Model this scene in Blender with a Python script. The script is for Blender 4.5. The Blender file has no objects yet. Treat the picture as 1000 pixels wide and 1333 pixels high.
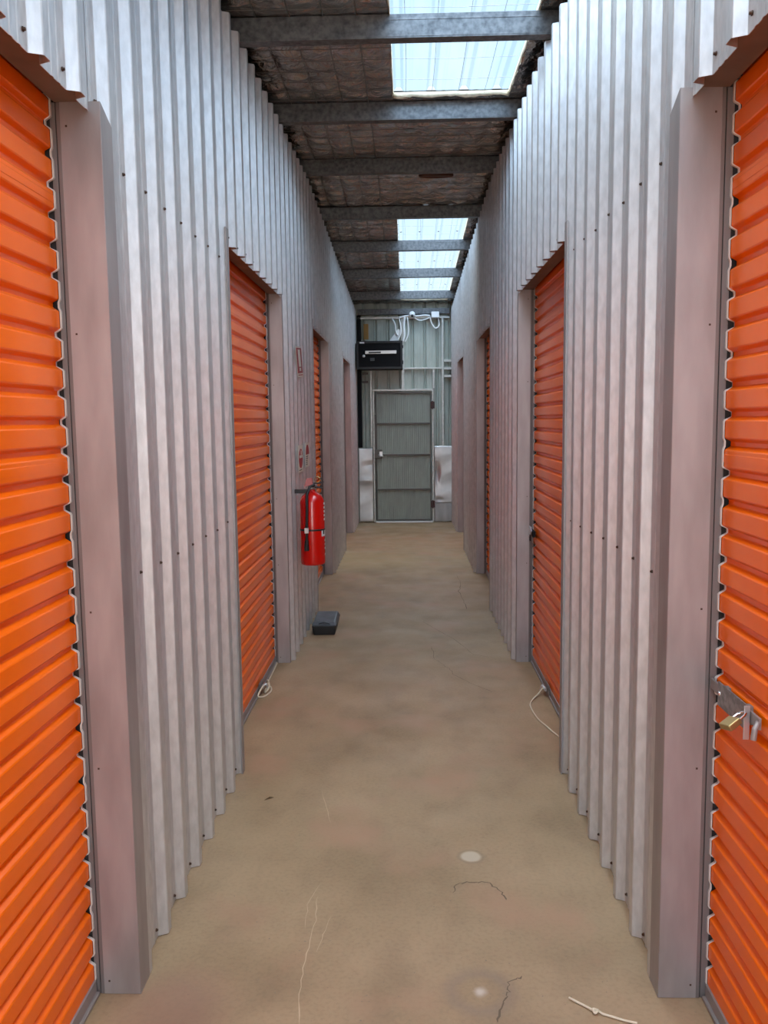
import bpy, math, random
from mathutils import Matrix, Vector
random.seed(7)
scn = bpy.context.scene
col = scn.collection

# ------------------------------------------------------------------ camera
CAM_H = 1.5064
pitch, yaw, roll, FPX = -0.1089, -0.0285, 0.0121, 1098.7
cy, sy = math.cos(yaw), math.sin(yaw)
cp, sp = math.cos(pitch), math.sin(pitch)
cr, sr = math.cos(roll), math.sin(roll)
r0 = Vector((cy, -sy, 0)); h0 = Vector((sy, cy, 0)); z0 = Vector((0, 0, 1))
fw = h0 * cp + z0 * sp
u0 = -h0 * sp + z0 * cp
rr = r0 * cr - u0 * sr
uu = r0 * sr + u0 * cr
cam_data = bpy.data.cameras.new('camera')
cam = bpy.data.objects.new('camera', cam_data)
col.objects.link(cam)
m = Matrix.Identity(4)
for i in range(3):
    m[i][0] = rr[i]; m[i][1] = uu[i]; m[i][2] = -fw[i]
m[2][3] = CAM_H
cam.matrix_world = m
cam_data.sensor_fit = 'VERTICAL'
cam_data.sensor_height = 36.0
cam_data.lens = FPX / 1333.0 * 36.0
cam_data.clip_start = 0.02
scn.camera = cam

# ------------------------------------------------------------------ view, world, sun
scn.view_settings.view_transform = 'Standard'
scn.view_settings.look = 'None'
scn.view_settings.gamma = 1.0
scn.view_settings.use_curve_mapping = False
scn.view_settings.exposure = 0.0

world = bpy.data.worlds.new('world')
scn.world = world
world.use_nodes = True
wn, wl = world.node_tree.nodes, world.node_tree.links
wn.clear()
wo = wn.new('ShaderNodeOutputWorld')
bg = wn.new('ShaderNodeBackground')
tc = wn.new('ShaderNodeTexCoord')
sx = wn.new('ShaderNodeSeparateXYZ')
wl.new(tc.outputs['Generated'], sx.inputs[0])
ramp = wn.new('ShaderNodeValToRGB')
e = ramp.color_ramp.elements
e[0].position = 0.0; e[0].color = (1.0, 0.93, 0.86, 1)
e[1].position = 0.9; e[1].color = (0.30, 0.55, 0.85, 1)
k_ = e.new(0.35); k_.color = (0.50, 0.72, 0.95, 1)
wl.new(sx.outputs['Z'], ramp.inputs[0])
# clouds
nz = wn.new('ShaderNodeTexNoise'); nz.inputs['Scale'].default_value = 3.0; nz.inputs['Detail'].default_value = 5
wl.new(tc.outputs['Generated'], nz.inputs['Vector'])
cr_ = wn.new('ShaderNodeValToRGB')
cr_.color_ramp.elements[0].position = 0.42; cr_.color_ramp.elements[1].position = 0.62
wl.new(nz.outputs[0], cr_.inputs[0])
mxw = wn.new('ShaderNodeMixRGB')
wl.new(cr_.outputs[0], mxw.inputs[0]); wl.new(ramp.outputs[0], mxw.inputs[1])
mxw.inputs[2].default_value = (0.80, 0.87, 0.95, 1)
wl.new(mxw.outputs[0], bg.inputs['Color'])
# brighter in the half of the sky behind the photographer, boosted to light the faces turned that way
SKY_REST, SKY_BEHIND = 1.4, 7.6
mr = wn.new('ShaderNodeMapRange')
mr.inputs['From Min'].default_value = -0.55; mr.inputs['From Max'].default_value = -0.05
mr.inputs['To Min'].default_value = SKY_BEHIND; mr.inputs['To Max'].default_value = SKY_REST
wl.new(sx.outputs['Y'], mr.inputs['Value'])
wl.new(mr.outputs[0], bg.inputs['Strength'])
wl.new(bg.outputs[0], wo.inputs[0])

sun_data = bpy.data.lights.new('sun', 'SUN')
sun_data.energy = 30.0
sun_data.angle = math.radians(96)
sun_data.color = (1.0, 0.95, 0.88)
sun = bpy.data.objects.new('sun', sun_data)
col.objects.link(sun)
sun.rotation_euler = (math.radians(-10), math.radians(0), 0)   # shines almost straight down
sun.location = (0, -3, 8)

# ------------------------------------------------------------------ key numbers
XL, XR = -0.720, 0.641            # rib crests
PL, PR = -0.748, 0.669            # pans
DL, DR = -0.840, 0.765            # roller curtains
J = [2.067, 5.130, 8.157, 11.220] # far jambs
D = [0.440, 3.512, 6.606, 9.711]  # near edges of the openings
Y0, YE = -1.6, 12.40
HEAD, CLAD = 2.262, 2.240
RP, RPH = 0.1905, 2.365           # rib pitch, y of a crest's far edge
RIDGE = 6.6
def wt(y):                        # top of the wall cladding (follows the roof pitch)
    return 3.028 + 0.0425 * y if y < RIDGE else 3.3085 - 0.0425 * (y - RIDGE)
def rz(y):
    return wt(y) + 0.118

# ------------------------------------------------------------------ mesh builder
class MB:
    def __init__(s): s.v = []; s.f = []; s.m = []; s.smooth = []
    def add(s, vs, fs, mi=0, sm=False):
        b = len(s.v); s.v += [tuple(p) for p in vs]
        for q in fs: s.f.append(tuple(b + i for i in q)); s.m.append(mi); s.smooth.append(sm)
    def box(s, x0, x1, y0, y1, z0, z1, mi=0):
        x0, x1 = min(x0, x1), max(x0, x1); y0, y1 = min(y0, y1), max(y0, y1); z0, z1 = min(z0, z1), max(z0, z1)
        vs = [(x0,y0,z0),(x1,y0,z0),(x1,y1,z0),(x0,y1,z0),(x0,y0,z1),(x1,y0,z1),(x1,y1,z1),(x0,y1,z1)]
        s.add(vs, [(0,3,2,1),(4,5,6,7),(0,1,5,4),(1,2,6,5),(2,3,7,6),(3,0,4,7)], mi)
    def tube(s, pts, r, n=8, mi=0, caps=True):
        pts = [Vector(p) for p in pts]; rings = []
        rads = r if isinstance(r, (list, tuple)) else [r] * len(pts)
        prev = None
        for i, p in enumerate(pts):
            t = (pts[min(i+1, len(pts)-1)] - pts[max(i-1, 0)]).normalized()
            if prev is None:
                a = Vector((0,0,1)) if abs(t.z) < .9 else Vector((1,0,0))
            else: a = prev
            q = t.cross(a).normalized() if prev is None else (a - t * a.dot(t)).normalized()
            prev = q; w = t.cross(q)
            rings.append([p + (q * math.cos(2*math.pi*k/n) + w * math.sin(2*math.pi*k/n)) * rads[i] for k in range(n)])
        vs = [v for rg in rings for v in rg]; fs = []
        for i in range(len(pts)-1):
            for k in range(n):
                fs.append((i*n+k, i*n+(k+1) % n, (i+1)*n+(k+1) % n, (i+1)*n+k))
        s.add(vs, fs, mi, True)
        if caps:
            s.add(rings[0], [tuple(reversed(range(n)))], mi); s.add(rings[-1], [tuple(range(n))], mi)
    def lathe(s, prof, c, n=24, mi=0):
        cx, cy_, cz = c; vs = []
        for (r, z) in prof:
            for k in range(n):
                a = 2*math.pi*k/n; vs.append((cx + r*math.cos(a), cy_ + r*math.sin(a), cz + z))
        fs = []
        for i in range(len(prof)-1):
            for k in range(n): fs.append((i*n+k, i*n+(k+1) % n, (i+1)*n+(k+1) % n, (i+1)*n+k))
        s.add(vs, fs, mi, True)
    def prism(s, poly, axis, a0, a1, mi=0):
        # poly: 2D points; axis 'x','y' or 'z' is the extrusion direction
        def P(u, v, a):
            return {'x': (a, u, v), 'y': (u, a, v), 'z': (u, v, a)}[axis]
        n = len(poly)
        vs = [P(u, v, a0) for u, v in poly] + [P(u, v, a1) for u, v in poly]
        fs = [tuple(range(n))[::-1], tuple(range(n, 2*n))] + [(i, (i+1) % n, (i+1) % n + n, i+n) for i in range(n)]
        s.add(vs, fs, mi)
    def sheet(s, line0, line1, mi=0, sm=False):
        n = len(line0)
        s.add(list(line0) + list(line1), [(i, i+1, n+i+1, n+i) for i in range(n-1)], mi, sm)
    def build(s, name, mats, parent=None, bevel=0, solid=0):
        me = bpy.data.meshes.new(name)
        me.from_pydata(s.v, [], s.f)
        if not isinstance(mats, (list, tuple)): mats = [mats]
        for mm in mats: me.materials.append(mm)
        me.polygons.foreach_set('material_index', s.m)
        me.polygons.foreach_set('use_smooth', s.smooth)
        me.update()
        o = bpy.data.objects.new(name, me); col.objects.link(o)
        if parent is not None: o.parent = parent
        if solid:
            md = o.modifiers.new('solid', 'SOLIDIFY'); md.thickness = solid; md.offset = 0
        if bevel:
            md = o.modifiers.new('bevel', 'BEVEL'); md.width = bevel; md.segments = 2; md.limit_method = 'ANGLE'
        return o

def tag(o, label=None, cat=None, group=None, kind=None):
    if label: o['label'] = label
    if cat: o['category'] = cat
    if group: o['group'] = group
    if kind: o['kind'] = kind
    return o
def empty(name, loc=(0,0,0)):
    o = bpy.data.objects.new(name, None); o.empty_display_size = .1; o.location = loc
    col.objects.link(o); return o
def place(o, parent):
    """parent o under an Empty that is not at the origin, keeping o's world position"""
    o.parent = parent; o.matrix_parent_inverse = Matrix.Translation(-Vector(parent.location)); return o

# ------------------------------------------------------------------ materials
def mat(name, color, rough=.5, metal=0., spec=.5, noise=None, bump=None, coat=0.):
    """noise=(scale, color2, lo, hi, stretch); bump=(scale, strength)"""
    mm = bpy.data.materials.new(name); mm.use_nodes = True
    n, l = mm.node_tree.nodes, mm.node_tree.links
    b = n['Principled BSDF']
    b.inputs['Base Color'].default_value = (*color, 1)
    b.inputs['Roughness'].default_value = rough
    b.inputs['Metallic'].default_value = metal
    b.inputs['Specular IOR Level'].default_value = spec
    b.inputs['Coat Weight'].default_value = coat
    tcd = n.new('ShaderNodeTexCoord')
    if noise:
        sc, c2, lo, hi, st = noise
        mp = n.new('ShaderNodeMapping'); mp.inputs['Scale'].default_value = st
        l.new(tcd.outputs['Object'], mp.inputs[0])
        t = n.new('ShaderNodeTexNoise'); t.inputs['Scale'].default_value = sc; t.inputs['Detail'].default_value = 6
        l.new(mp.outputs[0], t.inputs['Vector'])
        rp = n.new('ShaderNodeValToRGB')
        rp.color_ramp.elements[0].position = lo; rp.color_ramp.elements[1].position = hi
        rp.color_ramp.elements[0].color = (*color, 1); rp.color_ramp.elements[1].color = (*c2, 1)
        l.new(t.outputs[0], rp.inputs[0]); l.new(rp.outputs[0], b.inputs['Base Color'])
    if bump:
        t2 = n.new('ShaderNodeTexNoise'); t2.inputs['Scale'].default_value = bump[0]; t2.inputs['Detail'].default_value = 4
        l.new(tcd.outputs['Object'], t2.inputs['Vector'])
        bp = n.new('ShaderNodeBump'); bp.inputs['Strength'].default_value = bump[1]; bp.inputs['Distance'].default_value = .01
        l.new(t2.outputs[0], bp.inputs['Height']); l.new(bp.outputs[0], b.inputs['Normal'])
    return mm

M = {}
M['zinc'] = mat('zincalume', (.66,.655,.65), .40, .68, .5, (60, (.54,.535,.53), .35, .7, (1,1,.35)), (90, .04))
M['flash'] = mat('flashing_metal', (.41,.375,.365), .46, .6, .5, (14, (.31,.28,.27), .35, .7, (1,1,.25)), (40, .03))
M['flash_worn'] = mat('worn_flashing', (.50,.49,.48), .5, .5, .5, (10, (.36,.35,.34), .35, .65, (1,1,.2)), (40, .05))
M['soffit'] = mat('soffit_bounce_tint', (.24,.18,.145), .6, .2, .3, (9, (.17,.125,.10), .3, .7, (1,1,1)))  # brown of the orange bounce is put into this metal's colour
M['orange'] = mat('orange_paint', (.86,.142,.001), .24, 0, .26, (5, (.80,.124,.001), .3, .7, (1,1,1)))
M['guide'] = mat('guide_rail', (.19,.165,.155), .5, .4)
M['guide_dark'] = mat('slot_shade', (.015,.013,.012), .8)  # near-black, stands in for the shade of an open gap
M['strip'] = mat('wear_strip', (.60,.55,.49), .6)
M['rail'] = mat('bottom_rail', (.30,.26,.24), .5, .4)
M['dark'] = mat('unlit_dark', (.05,.048,.045), .9)  # gloom of the closed-in spaces is put into this colour
M['purlin'] = mat('galvanised_purlin', (.17,.175,.18), .45, .6, .5, (40, (.075,.08,.085), .35, .7, (1,1,1)), (60, .06))
M['screw'] = mat('rusty_screw', (.07,.035,.02), .7, .3)
M['endwall'] = mat('grey_green_sheet', (.46,.49,.43), .5, .1, .4, (20, (.39,.42,.365), .35, .7, (1,1,.3)))
M['doorskin'] = mat('door_skin', (.32,.345,.295), .5, .1, .4, (14, (.27,.29,.25), .35, .7, (1,1,.3)))
M['frame'] = mat('galvanised_frame', (.60,.60,.56), .4, .5, .5, (30, (.48,.48,.45), .35, .7, (1,1,1)))
M['crossbar'] = mat('crossbar', (.13,.12,.105), .5, .4)
M['plate'] = mat('galvanised_plate', (.60,.59,.58), .38, .75, .5, (7, (.48,.47,.46), .35, .7, (1,1,1)), (5, .08))
M['black'] = mat('black_metal', (.006,.006,.007), .6, 0, .15)
M['blackplastic'] = mat('black_plastic', (.012,.012,.013), .45, 0, .5)
M['greyplastic'] = mat('grey_lid', (.10,.11,.125), .4, 0, .5, (12, (.06,.065,.075), .4, .7, (1,1,1)))
M['silver'] = mat('silver', (.55,.55,.55), .3, .8)
M['pale'] = mat('pale_plastic', (.75,.75,.74), .5)
M['white'] = mat('white_pvc', (.80,.80,.78), .45)
M['tan'] = mat('tan_board', (.48,.27,.09), .7, 0, .2, (8, (.36,.19,.06), .35, .7, (1,1,.3)))
M['red'] = mat('extinguisher_red', (.60,.006,.004), .22, 0, .5, None, None, .4)
M['signred'] = mat('sign_red', (.42,.02,.02), .45)
M['signpink'] = mat('sign_faded_red', (.52,.16,.15), .5)
M['signwhite'] = mat('sign_white', (.88,.82,.70), .5)
M['brass'] = mat('brass', (.42,.31,.13), .35, .8)
M['chrome'] = mat('chrome', (.80,.80,.80), .12, 1.)
M['lockplate'] = mat('lock_plate', (.33,.31,.29), .5, .6, .5, (60, (.20,.19,.18), .4, .6, (1,1,1)))
M['rope'] = mat('cord', (.62,.52,.38), .8, 0, .2)
M['hinge'] = mat('primer_hinge', (.10,.05,.045), .7, .2)
M['crack'] = mat('crack', (.15,.11,.075), .9, 0, .1)
M['leaf'] = mat('dry_leaf', (.07,.045,.02), .9, 0, .1)
M['wire'] = mat('mesh_wire', (.30,.31,.32), .5, .6)
M['tape'] = mat('sarking_edge', (.60,.52,.38), .6, 0, .3, (30, (.45,.38,.27), .4, .7, (1,1,1)))
M['rawedge'] = mat('bare_door_tape', (.5,.45,.4), .6)

# concrete floor with its own stains
def floor_material():
    mm = bpy.data.materials.new('concrete'); mm.use_nodes = True
    n, l = mm.node_tree.nodes, mm.node_tree.links
    b = n['Principled BSDF']; b.inputs['Specular IOR Level'].default_value = .35
    t = n.new('ShaderNodeTexCoord')
    def noise(sc, det=6, st=None):
        x = n.new('ShaderNodeTexNoise'); x.inputs['Scale'].default_value = sc; x.inputs['Detail'].default_value = det
        if st:
            mp = n.new('ShaderNodeMapping'); mp.inputs['Scale'].default_value = st
            l.new(t.outputs['Object'], mp.inputs[0]); l.new(mp.outputs[0], x.inputs['Vector'])
        else: l.new(t.outputs['Object'], x.inputs['Vector'])
        return x.outputs[0]
    def rampn(src, stops):
        r = n.new('ShaderNodeValToRGB'); el = r.color_ramp.elements
        el[0].position, el[0].color = stops[0][0], (*stops[0][1], 1)
        el[1].position, el[1].color = stops[-1][0], (*stops[-1][1], 1)
        for p, c in stops[1:-1]:
            q = el.new(p); q.color = (*c, 1)
        l.new(src, r.inputs[0]); return r.outputs[0]
    def mix(f, a, c, mode='MIX'):
        x = n.new('ShaderNodeMixRGB'); x.blend_type = mode
        if isinstance(f, (int, float)): x.inputs[0].default_value = f
        else: l.new(f, x.inputs[0])
        l.new(a, x.inputs[1])
        if isinstance(c, tuple): x.inputs[2].default_value = (*c, 1)
        else: l.new(c, x.inputs[2])
        return x.outputs[0]
    base = rampn(noise(2.1, 10), [(.34, (.275,.182,.099)), (.50, (.330,.221,.124)), (.68, (.370,.248,.142))])
    fine = rampn(noise(75, 8), [(.32, (.62,.62,.62)), (.55, (1,1,1))])
    c = mix(.30, base, fine, 'MULTIPLY')
    mid = rampn(noise(6.5, 8, (1, .6, 1)), [(.32, (.74,.72,.72)), (.52, (1,1,1))])
    c = mix(.55, c, mid, 'MULTIPLY')
    # reddish dirt patches
    rd = rampn(noise(2.3, 5), [(.53, (0,0,0)), (.72, (1,1,1))])
    c = mix(rd, c, (.36,.21,.125))
    # specks
    spk = rampn(noise(95, 2), [(.70, (0,0,0)), (.76, (1,1,1))])
    c = mix(spk, c, (.20,.15,.10))
    # ring marks with their own shape
    sep = n.new('ShaderNodeSeparateXYZ'); l.new(t.outputs['Object'], sep.inputs[0])
    def dist(cx, cy_, wob=.010):
        cmb = n.new('ShaderNodeCombineXYZ'); l.new(sep.outputs[0], cmb.inputs[0]); l.new(sep.outputs[1], cmb.inputs[1])
        v = n.new('ShaderNodeVectorMath'); v.operation = 'DISTANCE'; l.new(cmb.outputs[0], v.inputs[0]); v.inputs[1].default_value = (cx, cy_, 0)
        a = n.new('ShaderNodeMath'); a.operation = 'MULTIPLY_ADD'; l.new(noise(22, 3), a.inputs[0]); a.inputs[1].default_value = wob*2
        l.new(v.outputs['Value'], a.inputs[2])
        return a.outputs[0]
    d1 = dist(.207, 2.781, .004)
    c = mix(rampn(d1, [(.034, (.75,.75,.75)), (.044, (0,0,0))]), c, (.52,.43,.32))
    c = mix(rampn(d1, [(.038, (0,0,0)), (.045, (.55,.55,.55)), (.056, (0,0,0))]), c, (.22,.16,.10))
    d2 = dist(.180, 2.085, .012)
    c = mix(rampn(d2, [(.060, (0,0,0)), (.085, (.5,.5,.5)), (.125, (0,0,0))]), c, (.21,.15,.11))
    c = mix(rampn(d2, [(.018, (.7,.7,.7)), (.034, (0,0,0))]), c, (.60,.50,.42))
    d3 = dist(-.62, 2.02, .03)
    c = mix(rampn(d3, [(.10, (.55,.55,.55)), (.22, (0,0,0))]), c, (.24,.13,.09))
    d4 = dist(-.42, 9.0, .3)
    c = mix(rampn(d4, [(.7, (.4,.4,.4)), (1.3, (0,0,0))]), c, (.38,.255,.12))
    l.new(c, b.inputs['Base Color'])
    rg = rampn(noise(4, 5), [(.3, (.42,.42,.42)), (.7, (.62,.62,.62))]); l.new(rg, b.inputs['Roughness'])
    bp = n.new('ShaderNodeBump'); bp.inputs['Strength'].default_value = .04; bp.inputs['Distance'].default_value = .001
    l.new(noise(120, 3), bp.inputs['Height']); l.new(bp.outputs[0], b.inputs['Normal'])
    return mm
M['floor'] = floor_material()

def foil_material():
    mm = mat('foil_insulation', (.58,.585,.58), .27, .95, .5, (3.5, (.38,.37,.35), .35, .7, (1,1,1)))
    n, l = mm.node_tree.nodes, mm.node_tree.links
    b = n['Principled BSDF']; t = n.new('ShaderNodeTexCoord')
    v = n.new('ShaderNodeTexVoronoi'); v.inputs['Scale'].default_value = 8
    l.new(t.outputs['Object'], v.inputs['Vector'])
    t2 = n.new('ShaderNodeTexNoise'); t2.inputs['Scale'].default_value = 12; t2.inputs['Detail'].default_value = 5; t2.inputs['Distortion'].default_value = 1.2
    l.new(t.outputs['Object'], t2.inputs['Vector'])
    a = n.new('ShaderNodeMath'); l.new(v.outputs[0], a.inputs[0]); l.new(t2.outputs[0], a.inputs[1])
    bp = n.new('ShaderNodeBump'); bp.inputs['Strength'].default_value = .9; bp.inputs['Distance'].default_value = .03
    l.new(a.outputs[0], bp.inputs['Height']); l.new(bp.outputs[0], b.inputs['Normal'])
    return mm
M['foil'] = foil_material()

def skylight_material():
    mm = bpy.data.materials.new('fibreglass_sheet'); mm.use_nodes = True
    n, l = mm.node_tree.nodes, mm.node_tree.links
    n.clear()
    out = n.new('ShaderNodeOutputMaterial')
    tr = n.new('ShaderNodeBsdfTransparent'); tr.inputs[0].default_value = (.66,.78,.90,1)
    tl = n.new('ShaderNodeBsdfTranslucent'); tl.inputs[0].default_value = (.09,.125,.155,1)
    t = n.new('ShaderNodeTexCoord')
    nz_ = n.new('ShaderNodeTexNoise'); nz_.inputs['Scale'].default_value = 4; nz_.inputs['Detail'].default_value = 5
    mp = n.new('ShaderNodeMapping'); mp.inputs['Scale'].default_value = (3, .5, 1)
    l.new(t.outputs['Object'], mp.inputs[0]); l.new(mp.outputs[0], nz_.inputs['Vector'])
    rp = n.new('ShaderNodeMapRange'); rp.inputs['From Min'].default_value = .3; rp.inputs['From Max'].default_value = .7
    rp.inputs['To Min'].default_value = .25; rp.inputs['To Max'].default_value = .50
    l.new(nz_.outputs[0], rp.inputs[0])
    mx = n.new('ShaderNodeMixShader'); l.new(rp.outputs[0], mx.inputs[0]); l.new(tr.outputs[0], mx.inputs[1]); l.new(tl.outputs[0], mx.inputs[2])
    l.new(mx.outputs[0], out.inputs[0])
    return mm
M['skylight'] = skylight_material()

# ================================================================== SETTING
# floor; the wide slab outside is unseen ground added for bounce light
mb = MB(); mb.box(-7, 7, -9, Y0, -.1, 0); mb.box(-1.5, 1.5, Y0, YE+.15, -.1, 0)
floor = tag(mb.build('floor', M['floor']), 'tan concrete floor running the length of the corridor', 'floor', kind='structure')

def ribbon(pts, w, z=.0007):
    mb = MB(); L0, L1 = [], []
    P = [Vector((a, b, 0)) for a, b in pts]
    for i, p in enumerate(P):
        t = (P[min(i+1, len(P)-1)] - P[max(i-1, 0)]).normalized(); nn = Vector((-t.y, t.x, 0))
        ww = w * (.5 + random.random()) * (.35 if i in (0, len(P)-1) else 1)
        L0.append((p.x + nn.x*ww, p.y + nn.y*ww, z)); L1.append((p.x - nn.x*ww, p.y - nn.y*ww, z))
    mb.sheet(L0, L1); return mb
def jag(pts, seg=5, amp=.006):
    out = []
    for (a, b) in zip(pts, pts[1:]):
        for i in range(seg):
            f = i/seg
            out.append((a[0]+(b[0]-a[0])*f + random.uniform(-amp, amp), a[1]+(b[1]-a[1])*f + random.uniform(-amp, amp)))
    out.append(pts[-1]); return out
for pts, w in [([(.135,2.56),(.150,2.605),(.20,2.62),(.255,2.615),(.286,2.566),(.298,2.514)], .0018),
               ([(.215,1.97),(.238,2.04),(.252,2.08),(.262,2.125),(.298,2.15)], .0022),
               ([(.47,8.1),(.48,7.6),(.44,7.3),(.455,6.9),(.46,6.6)], .002),
               ([(.15,5.5),(.16,5.2),(.24,5.0),(.27,4.85),(.36,4.7),(.46,4.55)], .0011),
               ([(.10,6.2),(.30,5.7),(.42,5.3),(.50,5.25)], .001)]:
    ribbon(jag(pts), w).build('crack', M['crack'], floor)

M['scratch'] = mat('pale_scratch', (.52,.38,.25), .8, 0, .2)
for pts, w in [([(-.299,2.53),(-.290,2.40),(-.296,2.30),(-.300,2.18),(-.297,2.07),(-.285,1.96)], .0013), ([(-.245,2.42),(-.262,2.33),(-.272,2.25)], .0009),
               ([(-.30,2.6),(-.325,2.48),(-.318,2.36)], .0008), ([(-.36,3.3),(-.33,3.15),(-.30,3.02)], .0008)]:
    ribbon(jag(pts, 4, .003), w, .0005).build('scratch', M['scratch'], floor)
# corrugated cladding -------------------------------------------------
def rib_profile(y0, y1):
    """list of (y, h) along a wall; h = 0 at the pan, 1 at the crest"""
    sh = [(-.137, 0), (-.127, 0), (-.123, .06), (-.115, .06), (-.111, 0), (-.092, 0), (-.088, .06), (-.080, .06), (-.076, 0),
          (-.049, 0), (-.046, .05), (-.0345, .93), (-.032, 1.0), (-.006, 1.0), (-.0035, .93), (.0085, .05), (.011, 0)]
    k0 = int((y0 - RPH) / RP) - 2; k1 = int((y1 - RPH) / RP) + 2
    pts = [(RPH + k*RP + a, h) for k in range(k0, k1+1) for a, h in sh]
    out = []
    def ev(y):
        for (a, b) in zip(pts, pts[1:]):
            if a[0] <= y <= b[0]:
                return a[1] + (b[1]-a[1]) * (y-a[0]) / max(1e-9, b[0]-a[0])
        return 0
    out.append((y0, ev(y0))); out += [p for p in pts if y0 < p[0] < y1]; out.append((y1, ev(y1)))
    return out

def make_wall(side):
    s = -1 if side == 'left' else 1
    xp, xc = (PL, XL) if s < 0 else (PR, XR)
    mb = MB()
    edges = [Y0]
    for d, j in zip(D, J): edges += [d, j]
    edges.append(YE)
    for i in range(0, len(edges), 2):           # full-height panels
        pr = rib_profile(edges[i] + (.004 if i else 0), edges[i+1] - (.004 if i+2 < len(edges) else 0))
        mb.sheet([(xp + (xc-xp)*h, y, 0.002) for y, h in pr], [(xp + (xc-xp)*h, y, wt(y)) for y, h in pr])
    for d, j in zip(D, J):                      # sheets over the roller doors
        pr = rib_profile(d, j)
        mb.sheet([(xp + (xc-xp)*h, y, CLAD) for y, h in pr], [(xp + (xc-xp)*h, y, wt(y)) for y, h in pr])
    w = mb.build('wall_'+side, M['zinc'], solid=.0016)
    tag(w, 'ribbed silver metal cladding along the %s side with roller doors' % side, 'wall', kind='structure')
    # added dark shell behind the sheet that keeps sky light out
    mb = MB()
    xo = s*1.5
    mb.sheet([(xo, Y0, 0), (xo, RIDGE, 0), (xo, YE+.1, 0)], [(xo, Y0, rz(Y0)+.05), (xo, RIDGE, rz(RIDGE)+.05), (xo, YE+.1, rz(YE)+.05)])
    xi = xp + s*.16
    mb.sheet([(xo, Y0, 0), (xp, Y0, 0)], [(xo, Y0, rz(Y0)+.03), (xp, Y0, rz(Y0)+.03)])
    mb.build('light_block_shell', M['dark'], w)
    # screws
    def screws(rows):
        for (ya, yb, z) in rows:
            k = math.ceil((ya - 2.300)/RP); 
            while 2.300 + k*RP < yb:
                y = 2.300 + k*RP; k += 1
                b = MB(); zz = z + random.uniform(-.006, .006)
                b.lathe([(0, 0), (.0050, 0), (.0050, .002), (.0034, .002), (.0034, .006), (0, .006)], (0, 0, 0), 6)
                b.v = [((xp - s*.001) - s*v[2], y + v[0], zz + v[1]) for v in b.v]
                b.build('screw', M['screw'], w)
    screws([(J[0]+.16, D[1]-.06, 2.16), (J[0]+.16, D[1]-.06, 1.09), (D[0]+1.0, J[0]+.12, 2.275), (D[1]+.02, J[1]-.02, 2.275),
            (J[1]+.2, D[2]-.06, 2.16), (J[1]+.2, D[2]-.06, 1.09), (J[0]+.16, D[1]-.06, .03), (D[2]+.02, J[2], 2.275)])
    return w
wall_left, wall_right = make_wall('left'), make_wall('right')

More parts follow.
